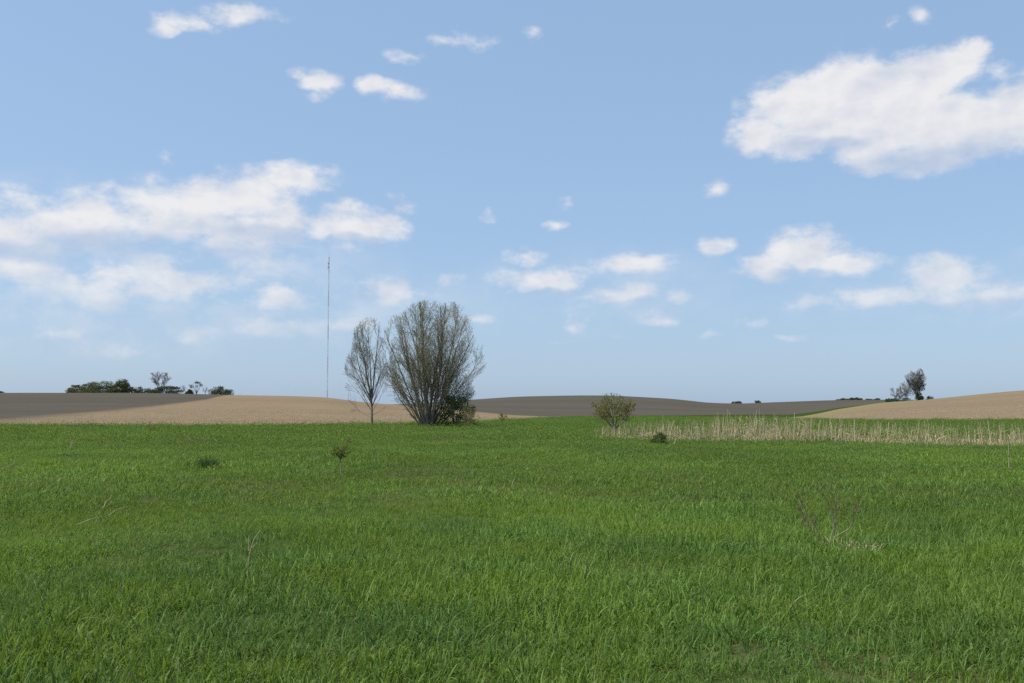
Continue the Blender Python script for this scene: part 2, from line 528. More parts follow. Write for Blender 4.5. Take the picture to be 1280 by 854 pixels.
def wob(seed, amp):
    g = np.random.default_rng(seed)
    s = sum(np.sin(CU * f + g.uniform(0, 6)) / (1 + 8 * f) for f in (.011, .027, .06, .13, .3))
    return amp * s
B0 = boundary([(-300, None, 105), (0, None, 105), (150, None, 104.5), (300, None, 105), (400, None, 108), (500, None, 117), (590, None, 148), (640, None, 195),
               (690, None, 255), (735, None, 296), (830, None, 297), (900, None, 292), (955, None, 285), (975, None, 250), (1000, None, 200), (1030, None, 176), (1070, None, 166), (1150, None, 160), (1280, None, 157), (1600, None, 154)]) + wob(1, .8)
def y_at(u, row): return (u, row, None)
B1 = boundary([(-300, None, 180), (-100, None, 186), y_at(0, 521.5), y_at(50, 519), y_at(100, 515.5), y_at(150, 511), y_at(190, 507), y_at(230, 502.5), y_at(262, 498.5), (285, None, 380), (305, None, 480), (330, None, 600), (430, None, 600), (470, None, 520), (500, None, 420),
               (545, None, 362), (590, None, 325), (640, None, 302), (690, None, 286), (735, None, 296.5), (955, None, 285.5), (975, None, 276), (1000, None, 274), (1025, None, 300), (1050, None, 360), (1080, None, 400), (1110, None, 430), (1140, None, 470), (1180, None, 620), (1600, None, 620)])
B1 = np.maximum(B1, B0 + 0.02)
BG = B1 + np.interp(CU, [-300, 690, 735, 850, 920, 960, 1000, 1040, 1080, 1110, 1140], [.02, .02, 20, 40, 75, 100, 105, 80, 50, 18, .02])
B2 = np.maximum(np.interp(CU, [-300, 480, 560, 850, 930, 1600], [900, 900, 1150, 1250, 1700, 1700]), BG + 50)

def zone(name, lo, hi, rows, mat, usel=None, soil=None, weed=None, power=1.0, extra=None):
    idx = np.arange(len(CU)) if usel is None else np.nonzero((CU >= usel[0]) & (CU <= usel[1]))[0]
    t = np.linspace(0, 1, rows) ** power
    Y = lo[idx][None, :] + (hi[idx] - lo[idx])[None, :] * t[:, None]
    X = CA[idx][None, :] * Y + CB[idx][None, :]
    Z = height(X, Y)
    v = np.stack([X, Y, Z], -1).reshape(-1, 3)
    n = len(idx)
    a = np.arange(rows - 1)[:, None] * n + np.arange(n - 1)[None, :]
    f = np.stack([a, a + 1, a + 1 + n, a + n], -1).reshape(-1, 4)
    wd = (hi - lo)[idx]
    keep = np.tile((np.maximum(wd[:-1], wd[1:]) > 0.3), rows - 1)
    f = f[keep]
    U = np.tile(CU[idx], rows); T = np.repeat(t, n)
    at_ = {}
    if soil is not None: at_['soil'] = soil(U, T, Y.ravel())
    if weed is not None: at_['weed'] = weed(U, T, Y.ravel())
    me = mesh_np(name, v, f, True, at_)
    o = link(name, me, mat)
    o['kind'] = 'structure'
    return o

FLAT = np.full(len(CU), 2.0)
meadow_ground = zone('meadow_ground', FLAT, B0, 90, M_SOIL_UNDER, power=2.0)
# the meadow behind the camera
xs = np.concatenate([CB[:4] + CA[:4] * 2, [-2, 0, 2], CB[-4:] + CA[-4:] * 2])
ys = np.array([-3000., -400, -60, -10, 2])
XX, YY = np.meshgrid(np.unique(np.concatenate([xs, CA * 2 + CB])), ys)
ZZ = np.where(YY >= 2, height(XX, YY), 0.0)
nn = XX.shape[1]
ai = np.arange(len(ys) - 1)[:, None] * nn + np.arange(nn - 1)[None, :]
back = link('meadow_ground', mesh_np('meadow_ground_back', np.stack([XX, YY, ZZ], -1).reshape(-1, 3), np.stack([ai, ai + 1, ai + 1 + nn, ai + nn], -1).reshape(-1, 4), True), M_SOIL_UNDER)
back['kind'] = 'structure'

def soil_left(U, T, Y):
    b1 = np.interp(U, CU, B1)
    d = (b1 - Y) / np.interp(U, [-300, 0, 100, 200, 300, 600], [60, 40, 30, 22, 12, 8])
    return np.clip(1 - d, 0, 1) ** 1.4 * .95 + np.clip((60 - U) / 260, 0, .35)
def weed_right(U, T, Y):
    b1 = np.interp(U, CU, B1)
    d = np.clip(1 - (b1 - Y) / 190.0, 0, 1)
    return d * np.interp(U, [950, 1000, 1050, 1130, 1200, 1300], [.9, .9, .8, .7, .35, .1]) * .8
stub_l = zone('stubble_field', B0, B1, 60, M_STUB, (-300, 737), soil_left, lambda U, T, Y: U * 0)
stub_r = zone('stubble_field', B0, B1, 60, M_STUB, (954, 1600), lambda U, T, Y: U * 0 + .04, weed_right)
zone('grass_strip', B1, BG, 8, M_STRIP, (700, 1141))
pl_l = zone('ploughed_field', B1, B2, 60, M_PLOUGH, (-300, 440))
pl_m = zone('ploughed_field', BG, B2, 70, M_PLOUGH, (439, 1600))
zone('far_land', B2, np.full(len(CU), 5990.0), 30, M_FAR, power=1.8)

# ------------------------------------------------------------------ grass
def blades(n, rad, hmin, hmax, wd, seg, seed, lean=0.6, dryp=0.035):
    g = np.random.default_rng(seed)
    V, Fq, A = [], [], []
    cnt = 0
    for i in range(n):
        r = rad * math.sqrt(g.uniform()); th = g.uniform(0, 2 * math.pi)
        base = np.array([r * math.cos(th), r * math.sin(th), -0.03])
        h = g.uniform(hmin, hmax) * (1 - .25 * (r / rad))
        az_ = g.uniform(0, 2 * math.pi)
        dirh = np.array([math.cos(az_), math.sin(az_), 0])
        side = np.array([-math.sin(az_ + g.normal(0, .5)), math.cos(az_ + g.normal(0, .5)), 0])
        ln = abs(g.normal(0, lean)) + .12
        fold = g.uniform() < .22
        wv = wd * g.uniform(.6, 1.35)
        p = base.copy(); ang = abs(g.normal(0, .3))
        pts = [p.copy()]
        for k in range(seg):
            stp = h / seg
            p = p + dirh * math.sin(ang) * stp + np.array([0, 0, math.cos(ang)]) * stp
            ang += ln * (1.7 / seg) * (.6 + .8 * k / seg)
            if fold and k == seg - 2: ang += g.uniform(.5, 1.3)
            pts.append(p.copy())
        a = g.uniform(0, 1 - dryp) if g.uniform() > dryp else 1.0
        for k, q in enumerate(pts):
            t = k / seg
            ww = wv * (1 - t ** 1.8) * .5 + .0006
            V += [q - side * ww, q + side * ww]; A += [a, a]
        for k in range(seg):
            b = cnt + 2 * k
            Fq.append((b, b + 1, b + 3, b + 2))
        cnt += 2 * (seg + 1)
    return np.array(V), np.array(Fq), np.array(A)

PROTO = bpy.data.collections.new('grass_prototypes')     # never linked to the scene
def proto_set(prefix, k, mat, **kw):
    c = bpy.data.collections.new(prefix)
    for i in range(k):
        v, f, a = blades(seed=hash_seed(prefix) + i, **kw)
        me = mesh_np('%s_%02d' % (prefix, i), v, f, True, {'shade': a})
        me.materials.append(mat)
        c.objects.link(bpy.data.objects.new('%s_%02d' % (prefix, i), me))
    return c
def hash_seed(s): return sum((i + 1) * ord(ch) for i, ch in enumerate(s))

def scatter(name, pts, scale, coll, k, kind_label, cat, tilt=.2, seed=1):
    """one object whose points carry clump instances (geometry nodes)"""
    g = np.random.default_rng(seed)
    n = len(pts)
    me = bpy.data.meshes.new(name)
    me.vertices.add(n); me.vertices.foreach_set('co', np.asarray(pts, np.float32).ravel())
    a = me.attributes.new('rot', 'FLOAT_VECTOR', 'POINT')
    rot = np.stack([g.normal(0, tilt, n), g.normal(0, tilt, n), g.uniform(0, 2 * math.pi, n)], -1)
    a.data.foreach_set('vector', rot.astype(np.float32).ravel())
    a = me.attributes.new('scl', 'FLOAT', 'POINT'); a.data.foreach_set('value', np.asarray(scale, np.float32))
    a = me.attributes.new('idx', 'INT', 'POINT'); a.data.foreach_set('value', g.integers(0, k, n).astype(np.int32))
    o = link(name, me)
    ng = bpy.data.node_groups.new(name + '_nodes', 'GeometryNodeTree')
    ng.interface.new_socket('Geometry', in_out='INPUT', socket_type='NodeSocketGeometry')
    ng.interface.new_socket('Geometry', in_out='OUTPUT', socket_type='NodeSocketGeometry')
    N, L = ng.nodes, ng.links
    gi, go = N.new('NodeGroupInput'), N.new('NodeGroupOutput')
    ci = N.new('GeometryNodeCollectionInfo'); ci.inputs['Collection'].default_value = coll
    ci.inputs['Separate Children'].default_value = True; ci.inputs['Reset Children'].default_value = True
    ip = N.new('GeometryNodeInstanceOnPoints'); ip.inputs['Pick Instance'].default_value = True
    mp = N.new('GeometryNodeMeshToPoints')
    def na(nm, typ):
        d = N.new('GeometryNodeInputNamedAttribute'); d.data_type = typ; d.inputs['Name'].default_value = nm
        return next(s for s in d.outputs if s.enabled and s.name == 'Attribute')
    e2r = N.new('FunctionNodeEulerToRotation')
    L.new(na('rot', 'FLOAT_VECTOR'), e2r.inputs[0])
    L.new(gi.outputs[0], mp.inputs[0]); L.new(mp.outputs[0], ip.inputs['Points'])
    L.new(ci.outputs[0], ip.inputs['Instance'])
    L.new(na('idx', 'INT'), ip.inputs['Instance Index'])
    L.new(e2r.outputs[0], ip.inputs['Rotation'])
    L.new(na('scl', 'FLOAT'), ip.inputs['Scale'])
    L.new(ip.outputs[0], go.inputs[0])
    md = o.modifiers.new('clumps', 'NODES'); md.node_group = ng
    return tag(o, kind_label, cat, kind='stuff')

def frustum_points(y0, y1, dens, margin=.07, seed=0, y_limit=None, ulim=None):
    """random ground points in front of the camera between the depths y0 and y1"""
    g = np.random.default_rng(seed)
    hw = 640 / F + margin
    yy = np.linspace(y0, y1, 400)
    cdf = hw * (yy ** 2 - y0 ** 2) + 2 * 3.0 * (yy - y0)          # 3 m of extra room on both sides
    n = int(cdf[-1] * dens)
    y = np.interp(g.uniform(0, cdf[-1], n), cdf, yy)
    x = g.uniform(-1, 1, n) * (hw * y + 3.0)
    u = 640 + F * x / y
    if y_limit is not None:
        k = y < np.interp(u, CU, y_limit) - .2
        x, y, u = x[k], y[k], u[k]
    return x, y, u

def smooth_noise(x, y, s, seed):
    g = np.random.default_rng(seed)
    v = np.zeros_like(x)
    for i in range(6):
        a = g.uniform(0, 2 * math.pi); f = s * g.uniform(.5, 1.8)
        v += np.sin((x * math.cos(a) + y * math.sin(a)) * f + g.uniform(0, 6))
    return v / 3.0

grass_near = proto_set('grass_clump_near', 10, M_GRASS, n=40, rad=.17, hmin=.05, hmax=.215, wd=.0078, seg=5, lean=1.15, dryp=.014)
grass_mid = proto_set('grass_clump_mid', 8, M_GRASS, n=78, rad=.42, hmin=.05, hmax=.17, wd=.011, seg=3, lean=.85, dryp=.016)
grass_far = proto_set('grass_clump_far', 6, M_GRASS, n=100, rad=1.1, hmin=.05, hmax=.14, wd=.026, seg=2, lean=.7, dryp=.012)

def lay(name, y0, y1, dens, coll, k, label, seed, smin, smax, lim=None):
    x, y, u = frustum_points(y0, y1, dens, seed=seed, y_limit=lim)
    thin = smooth_noise(x, y, 1.9, 77) + .7 * smooth_noise(x, y, 4.6, 78)
    kp = np.random.default_rng(seed + 3).uniform(size=len(x)) > np.clip((thin - .75) * .8, 0, .5)
    x, y = x[kp], y[kp]
    z = height(x, y)
    s = np.clip(.95 + .24 * smooth_noise(x, y, 1.3, seed + 50) + .15 * smooth_noise(x, y, .35, 9), .45, 1.4) * np.random.default_rng(seed).uniform(smin, smax, len(x))
    return scatter(name, np.stack([x, y, z], -1), s, coll, k, label, 'grass', seed=seed)

lay('meadow_grass', 1.2, 17, 80, grass_near, 10, 'lush green grass blades covering the near meadow', 11, .75, 1.2)
lay('meadow_grass', 16, 52, 15, grass_mid, 8, 'short green grass covering the middle of the meadow', 12, .8, 1.2)
lay('meadow_grass', 50, 300, 2.2, grass_far, 6, 'bright green grass at the far side of the meadow below the fields', 13, .8, 1.2, lim=B0)
grass_long = proto_set('grass_clump_long', 8, M_GRASS, n=8, rad=.16, hmin=.2, hmax=.36, wd=.0075, seg=6, lean=.95, dryp=.02)
lay('meadow_grass', 1.5, 20, 9, grass_long, 8, 'longer bent grass blades standing out of the near meadow', 14, .7, 1.1)

# a rougher, taller fringe where the meadow meets the fields
gf = np.random.default_rng(21)
fu = np.concatenate([gf.uniform(-40, 600, 900), gf.uniform(1010, 1320, 330)])
fy = np.interp(fu, CU, B0) - np.abs(gf.normal(0, 1.0, len(fu))) - .2
fx = (fu - 640) / F * fy
scatter('meadow_fringe', np.stack([fx, fy, height(fx, fy)], -1), gf.uniform(.8, 1.7, len(fu)), grass_far, 6, 'taller rough grass along the edge of the stubble fields', 'grass', seed=22)

# cut straw standing in the stubble fields
straw_set = proto_set('straw_clump', 5, M_STRAW, n=26, rad=1.3, hmin=.06, hmax=.20, wd=.035, seg=1, lean=.5)
px_, py_, pu_ = frustum_points(112, 235, .42, seed=31)
keep = (py_ > np.interp(pu_, CU, B0) + .5) & (py_ < np.interp(pu_, CU, B1) - 18) & ((pu_ < 720) | (pu_ > 985))
px_, py_ = px_[keep], py_[keep]
scatter('crop_stubble', np.stack([px_, py_, height(px_, py_)], -1), gf.uniform(.7, 1.2, len(px_)), straw_set, 5, 'pale cut straw standing in the tan stubble fields', 'stubble', seed=32)

# ------------------------------------------------------------------ trees
def rot_about(v, ax, a):
    ax = ax / (np.linalg.norm(ax) + 1e-9)
    return v * math.cos(a) + np.cross(ax, v) * math.sin(a) + ax * (ax @ v) * (1 - math.cos(a))

class Tree:
    def __init__(self, seed, maxlvl, seglen, wander, trop, count, clen, ang, rad, env=None, rmin=.008, t0=(.3, .2, .15, .1), leafstep=.25):
        self.g = np.random.default_rng(seed)
        self.__dict__.update(maxlvl=maxlvl, seglen=seglen, wander=wander, trop=trop, count=count, clen=clen, ang=ang, radr=rad, env=env, rmin=rmin, t0=t0, leafstep=leafstep)
        self.stem, self.twig, self.tips, self.tipd = Tubes(), Tubes(), [], []
    def grow(self, p, d, L, r, lvl=0, tf=1.0):
        g = self.g
        n = max(3, int(round(L / self.seglen[lvl])))
        step = L / n
        pts = [np.array(p, float)]; dirs = [np.array(d, float)]
        d = np.array(d, float); d /= np.linalg.norm(d)
        for i in range(n):
            d = d + g.normal(0, self.wander[lvl], 3) + np.array([0, 0, self.trop[lvl] * tf])
            d /= np.linalg.norm(d)
            q = pts[-1] + d * step
            if self.env is not None and i > 0 and not self.env(q):
                break
            pts.append(q); dirs.append(d.copy())
        m = len(pts)
        if m < 2: return
        tt = np.linspace(0, 1, m)
        rr = np.maximum(r * (1 - .82 * tt ** .9), self.rmin)
        (self.stem if lvl == 0 else self.twig).add(pts, rr, (7, 5, 3, 3, 3)[lvl], .5)
        real = step * (m - 1)
        if lvl == self.maxlvl or (lvl == self.maxlvl - 1 and real < .2):
            k = max(1, int(real / self.leafstep))
            for t in g.uniform(.15, 1, k):
                j = min(int(t * (m - 1)), m - 2); f = t * (m - 1) - j
                self.tips.append(pts[j] * (1 - f) + pts[j + 1] * f)
            self.tips.append(pts[-1])
            return
        k = int(round(self.count[lvl] * real * g.uniform(.8, 1.2)))
        for c in range(k):
            t = self.t0[lvl] + (1 - self.t0[lvl]) * (c + g.uniform(0, 1)) / max(k, 1)
            t = min(t, .985)
            j = min(int(t * (m - 1)), m - 2); f = t * (m - 1) - j
            q = pts[j] * (1 - f) + pts[j + 1] * f
            dd = dirs[j + 1]
            ax = np.cross(dd, g.normal(size=3))
            cd = rot_about(dd, ax, R(g.uniform(*self.ang[lvl])))
            CL = g.uniform(*self.clen[lvl]) * (1 - .45 * t)
            self.grow(q, cd, CL, max(rr[j] * self.radr, self.rmin), lvl + 1)

def tree_thing(name, loc, label, cat, T, bark_m, twig_m, leaf_m, leaf_size, leaf_keep=1.0, leaf_sel=None, group=None, seed=0, aspect=1.7, rz=0.0):
    o = thing(name, loc, label, cat, group, rz)
    if T.stem.n:
        link('trunk', T.stem.mesh('trunk'), bark_m, o)
    c = None
    if T.twig.n:
        c = link('crown', T.twig.mesh('crown'), twig_m, o); c['kind'] = 'stuff'
    tips = np.array(T.tips) if T.tips else np.zeros((0, 3))
    g = np.random.default_rng(seed + 5)
    if len(tips) and leaf_keep > 0:
        k = g.uniform(size=len(tips)) < (leaf_keep if leaf_sel is None else leaf_keep * leaf_sel(tips))
        tips = tips[k]
        if len(tips):
            lf = link('foliage', leaf_mesh('foliage', tips + g.normal(0, .03, tips.shape), leaf_size, .3, aspect, seed), leaf_m, c or o)
            lf['kind'] = 'stuff'
    return o

# --- the broad tree with many stems
def env_big(q):
    z = q[2]
    if z < .2: return True
    if z > 13.6: return False
    t = z / 13.6
    rx = np.interp(t, [0, .08, .2, .36, .55, .75, .88, .97, 1.0], [.7, 2.3, 4.2, 5.2, 5.5, 5.1, 4.1, 2.7, 1.2])
    wobble = 1 + .10 * math.sin(3 * math.atan2(q[1], q[0]) + z) + .06 * math.sin(z * 2.3)
    cx = .25 + .03 * z
    return math.hypot(q[0] - cx, q[1]) < rx * wobble
def broad_tree(seed_t=5, seed_s=45):
    T = Tree(seed_t, 3, (.7, .45, .3, .2), (.035, .08, .10, .12), (.03, .05, .045, .03), (1.2, 2.6, 4.2), ((3.0, 4.8), (1.3, 2.4), (.45, .95)), ((16, 36), (20, 40), (20, 45)), .46, env_big, .0072, (.16, .12, .1))
    g = np.random.default_rng(seed_s)
    n = 30
    for i in range(n):
        a = -54 + 108 * (i + g.uniform(.2, .8)) / n
        a *= .60 + .40 * abs(a) / 54                      # crowd towards the middle
        L = 14.4 - 6.8 * (abs(a) / 54) ** 1.7
        r = (.19 - .12 * abs(a) / 54) * g.uniform(.6, 1.05)
        dy = (((i * 7) % 10) / 9 - .5) * .95 + g.normal(0, .06)
        d = np.array([math.sin(R(a)), dy * (.9 if abs(a) < 40 else .5), math.cos(R(a))])
        p = np.array([math.sin(R(a)) * .8 + g.normal(0, .08), dy * .5, -.15])
        T.grow(p, d, L, r, tf=max(.2, 1 - abs(a) / 54))
    return tree_thing('broad_tree', at(536, 106), 'broad multi-stemmed tree just coming into leaf, standing at the edge of the stubble field', 'tree',
                      T, M_BARK, M_TWIG, M_LEAF, .090, .46, seed=seed_t)
big = broad_tree()

# --- the slender bare tree beside it
def env_slim(q):
    z = q[2]
    if z > 11.9: return False
    t = z / 11.9
    lo = np.interp(t, [0, .1, .22, .5, .62, .75, .9, 1], [-.5, -2.3, -2.7, -3.5, -2.9, -2.3, -2.1, -1.0])
    hi = np.interp(t, [0, .1, .22, .5, .75, .9, 1], [.6, 1.5, 1.6, 1.9, 1.5, 1.0, .4])
    c, h = (lo + hi) / 2, (hi - lo) / 2
    return ((q[0] - c) / h) ** 2 + (q[1] / (h * 1.0)) ** 2 < 1
T = Tree(9, 3, (.7, .45, .3, .2), (.035, .06, .08, .1), (.03, .06, .05, .03), (1.25, 2.6, 4.0), ((2.8, 4.8), (1.1, 2.1), (.4, .8)), ((22, 40), (18, 36), (18, 40)), .42, env_slim, .0075, (.2, .12, .1))
T.grow((0, 0, -.15), (-.02, 0, 1), 6.0, .17)
T.grow((-.06, 0, 2.3), (-.16, .05, 1), 9.2, .12)
T.grow((-.06, .02, 2.6), (-.42, -.1, 1), 7.6, .08)
T.grow((-.02, 0, 3.2), (.05, .05, 1), 8.6, .10)
T.grow((-.3, 0, 4.2), (-.22, -.1, 1), 7.6, .07)
T.grow((-.1, 0, 4.0), (-.1, .2, 1), 7.8, .07)
T.grow((-.04, 0, 1.7), (-.75, .2, .8), 4.4, .05)
T.grow((-.08, 0, 2.4), (-.55, .1, 1), 6.4, .06, tf=.4)
T.grow((-.3, 0, 3.4), (-.6, -.3, 1), 5.6, .05, tf=.4)
T.grow((0, 0, 3.0), (.38, .1, 1), 6.0, .06, tf=.5)
T.grow((0, 0, 2.2), (.5, -.2, 1), 4.0, .04, tf=.5)
T.grow((.0, 0, 1.5), (.5, -.2, .8), 2.2, .03)
T.grow((.0, 0, .9), (-.9, .1, .45), 2.4, .025, tf=.3)
T.grow((.0, 0, 1.2), (.9, .2, .5), 1.7, .02, tf=.3)
tree_thing('slender_tree', at(466, 109), 'slender grey tree with bare upswept twigs left of the broad tree', 'tree', T, M_BARK, M_TWIG, M_LEAF, .085, .42,
           leaf_sel=lambda p: np.clip((p[:, 2] - 6.5) / 4, .08, 1), seed=9)

# --- leafy bushes
def bush_points(g, n, rx, ry, h, clumps=26, base=.0, spread=.28):
    """clumped points filling a lumpy dome"""
    th = g.uniform(0, 2 * math.pi, clumps); cz = g.uniform(0, 1, clumps) ** 1.35
    rr = np.sqrt(g.uniform(.1, 1, clumps)) * np.sqrt(np.clip(1 - (cz * .95) ** 2, 0.05, 1))
    c = np.stack([rr * np.cos(th) * rx, rr * np.sin(th) * ry, base + cz * (h - base) * .9], -1)
    s = g.uniform(.6, 1.2, clumps)
    k = g.integers(0, clumps, n)
    d = g.normal(size=(n, 3)); d /= np.linalg.norm(d, axis=1)[:, None]
    d *= (g.uniform(0, 1, n) ** .5)[:, None]
    p = c[k] + d * (s[k][:, None] * spread * np.array([rx, ry, h * .62])[None, :])
    p[:, 2] = np.maximum(p[:, 2], .03)
    return p

def bush(name, loc, label, cat, rx, h, n, size, mat, seed, ry=None, twig=None, base=.0, group=None, clumps=26, spread=.28, stems=7, stem_r=.03, spikes=0):
    g = np.random.default_rng(seed)
    ry = ry or rx
    o = thing(name, loc, label, cat, group)
    tb = Tubes()
    for i in range(stems):
        a = g.uniform(0, 2 * math.pi); e = g.uniform(.2, .85)
        t = np.linspace(0, 1, 5)[:, None]
        end = np.array([math.cos(a) * rx * e, math.sin(a) * ry * e, h * g.uniform(.55, .92)])
        pts = np.array([0, 0, -.08]) * (1 - t) + end * t + np.array([0, 0, .12 * h]) * np.sin(t * math.pi) + g.normal(0, .02 * h, (5, 3)) * (t > 0)
        tb.add(pts, np.linspace(stem_r, stem_r * .3, 5), 4)
    for i in range(spikes):
        a = g.uniform(0, 2 * math.pi); e = g.uniform(0, .9)
        b = np.array([math.cos(a) * rx * e, math.sin(a) * ry * e, h * .5])
        tip = b + np.array([g.normal(0, .1 * h), g.normal(0, .1 * h), h * g.uniform(.4, .65)])
        tb.add(np.linspace(b, tip, 3), np.linspace(stem_r * .4, stem_r * .2, 3), 3)
    st = link('stems', tb.mesh('stems'), twig or M_TWIG, o); st['kind'] = 'stuff'
    lf = link('foliage', leaf_mesh('foliage', bush_points(g, n, rx, ry, h, clumps, base, spread), size, .4, 1.6, seed), mat, o)
    lf['kind'] = 'stuff'
    return o

p = at(570, 106)
bush('leafy_shrub', (p.x, p.y - .9, p.z), 'dense dark green shrub at the foot of the broad tree', 'shrub', 2.3, 3.7, 4200, .17, M_LEAF_DEEP, 61, base=.0, clumps=60, spread=.24, stems=16, spikes=26)
bush('leafy_shrub', at(586, 103), 'low brownish green shrub sprawling right of the broad tree foot', 'shrub', 1.35, 2.2, 1100, .12, M_LEAF_OLIVE, 62, clumps=40, spread=.3, stems=20, spikes=26)
bush('leafy_shrub', at(628, 150), 'small yellow green bush in front of the narrow tan strip', 'shrub', 1.0, 1.5, 420, .15, M_LEAF_OLIVE, 63, stems=9, spikes=12, clumps=20)

# --- the round shrub in front of the reeds
def env_round(q):
    z = q[2]
    if z < .55: return True
    if z > 2.85: return False
    r = np.interp(z, [.5, .8, 1.2, 1.7, 2.2, 2.6, 2.85], [.5, .95, 1.3, 1.55, 1.4, 1.1, .6])
    return math.hypot(q[0], q[1]) < r * (1 + .12 * math.sin(4 * math.atan2(q[1], q[0]) + 3 * z))
T = Tree(17, 3, (.2, .16, .12, .1), (.06, .1, .12, .14), (.02, .03, .04, .05), (4.5, 6.0, 7.0), ((.8, 1.5), (.4, .8), (.18, .4)), ((25, 60), (20, 50), (20, 50)), .5, env_round, .006, (.3, .2, .1), leafstep=.05)
for a, b in ((0, 0), (-.7, .2), (.75, -.1), (-.3, -.6), (.35, .6), (-1.0, -.2), (1.05, .25)):
    T.grow((a * .06, b * .06, .5 if abs(a) > 0 else -.1), (a, b, .95), 2.6 if a == 0 else 1.9, .075 if a == 0 else .045)
tree_thing('round_shrub', ground(768, 545.5), 'round olive green shrub with a short dark trunk at the end of the reeds', 'shrub', T, M_TWIG, M_TWIG, M_LEAF_OLIVE, .10, 1.0, seed=17)

# --- sapling with a crooked pale stem
sp = ground(426, 597)
o = thing('crooked_sapling', sp, 'knee-high sapling with crooked pale stem and tuft of olive leaves', 'sapling')
tb = Tubes(); g = np.random.default_rng(71)
k = 1 / 50.0
path = [(0, 0, -.05), (.0, .0, .14), (.012, .02, .32), (-.02, .02, .44), (-.075, .0, .54)]
tb.add(path, [.020, .018, .016, .015, .012], 6)
link('trunk', tb.mesh('trunk'), bark('pale_bark', (.17, .14, .10), (.33, .28, .21), 14), o)
tb = Tubes(); pts = []
for i in range(34):
    b = np.array(path[3 if i % 2 else 4]) + g.normal(0, .008, 3)
    tip = np.array([g.uniform(-.30, .24), g.uniform(-.2, .2), g.uniform(.6, 1.0)])
    if i < 12: tip[2] = g.uniform(.52, .74)
    mid = (b + tip) / 2 + g.normal(0, .03, 3)
    tb.add([b, mid, tip], [.006, .0045, .003], 3)
    for t in g.uniform(.45, 1.05, 22 if i < 12 else 16):
        pts.append(b * (1 - t) + tip * t + g.normal(0, .022, 3))
br = link('crown', tb.mesh('crown'), M_TWIG_RED, o); br['kind'] = 'stuff'
lf = link('foliage', leaf_mesh('foliage', np.array(pts), .05, .4, 1.8, 72), M_LEAF_SAP, br); lf['kind'] = 'stuff'

# --- bare shrub with reddish twigs
sb = ground(1032, 690)
def pl(px, py, dy=0.0):
    return np.array([(px - 1032) / F * sb.y, dy, EYE + (HZ - py) / F * sb.y - sb.z])
o = thing('bare_shrub', sb, 'small bare shrub with forked grey stems and reddish twigs in the meadow', 'shrub')
g = np.random.default_rng(81)
tw = Tubes()
sts = [[(1033, 692, 0), (1026, 667, .03), (1017, 650, .05), (998, 613, .1)],
       [(1033, 692, 0), (1037, 673, -.02), (1042, 657, -.04), (1040, 642, -.06), (1027, 614, -.1)],
       [(1042, 660, -.04), (1047, 642, .02), (1048.5, 616, .08)],
       [(1037, 675, -.02), (1043, 668, -.05), (1058, 658, -.1), (1065, 642, -.12), (1073, 622, -.16)],
       [(1032, 690, .03), (1024, 676, .1), (1010, 648, .2), (1004, 628, .25)]]
allp = []
for i, s in enumerate(sts):
    P3 = np.array([pl(*q) for q in s])
    P3[0][2] -= .06
    tb = Tubes(); r0 = (.0075, .0105, .006, .0075, .005)[i]
    tb.add(P3, np.linspace(r0, .0022, len(P3)), 5)
    link('stem', tb.mesh('stem'), M_BARK if i in (1, 3) else M_TWIG_RED, o)
    allp.append(P3)
lp = []
for i in range(52):
    P3 = allp[g.integers(0, 5)]
    j = g.integers(max(0, len(P3) - 3), len(P3) - 1); t = g.uniform()
    b = P3[j] * (1 - t) + P3[j + 1] * t
    tip = b + np.array([g.normal(0, .07), g.normal(0, .07), g.uniform(.06, .22)])
    tw.add([b, (b + tip) / 2 + g.normal(0, .012, 3), tip], [.003, .0024, .0018], 3)
    for q in range(4): lp.append(b + (tip - b) * g.uniform(.3, 1.05) + g.normal(0, .012, 3))
br = link('twigs', tw.mesh('twigs'), M_TWIG_RED, o); br['kind'] = 'stuff'
lf = link('foliage', leaf_mesh('foliage', np.array(lp), .022, .3, 1.8, 82), leafy('red_bud', (.15, .10, .04), (.22, .16, .06), trans=.3), br); lf['kind'] = 'stuff'
# flattened dead grass beside it
v, f, a = blades(150, .26, .10, .26, .006, 4, 83, lean=1.5, dryp=0)
dg = link('dead_grass_mat', mesh_np('dead_grass_mat', v * np.array([1.3, .9, .8]), f, True, {'shade': a}), M_STRAW)
q = ground(1066, 692); dg.location = (q.x, q.y, q.z + .06)
tag(dg, 'flattened mat of pale dead grass at the foot of the bare shrub', 'dead grass', kind='stuff')

# --- dark tussocks
def tussock(px, py, label, rad, h, n, seed, mat):
    g = np.random.default_rng(seed)
    v, f, a = blades(n, rad, h * .5, h, .012, 4, seed, lean=.7, dryp=0)
    o = link('grass_tussock', mesh_np('grass_tussock', v, f, True, {'shade': a}), mat)
    o.location = ground(px, py)
    return tag(o, label, 'tussock')
tussock(260, 587, 'dark green tussock of coarse grass alone in the open meadow', .30, .56, 380, 91, M_LEAF_TUFT)
tussock(238, 588, 'thin low dark tuft beside the coarse dark tussock', .24, .32, 110, 92, M_LEAF_TUFT)
bush('leafy_shrub', ground(825, 556), 'low round dark green bush in front of the reeds near the olive shrub', 'shrub', .42, .6, 1500, .07, M_LEAF_DEEP, 93, clumps=30, spread=.4, stems=5, stem_r=.01)

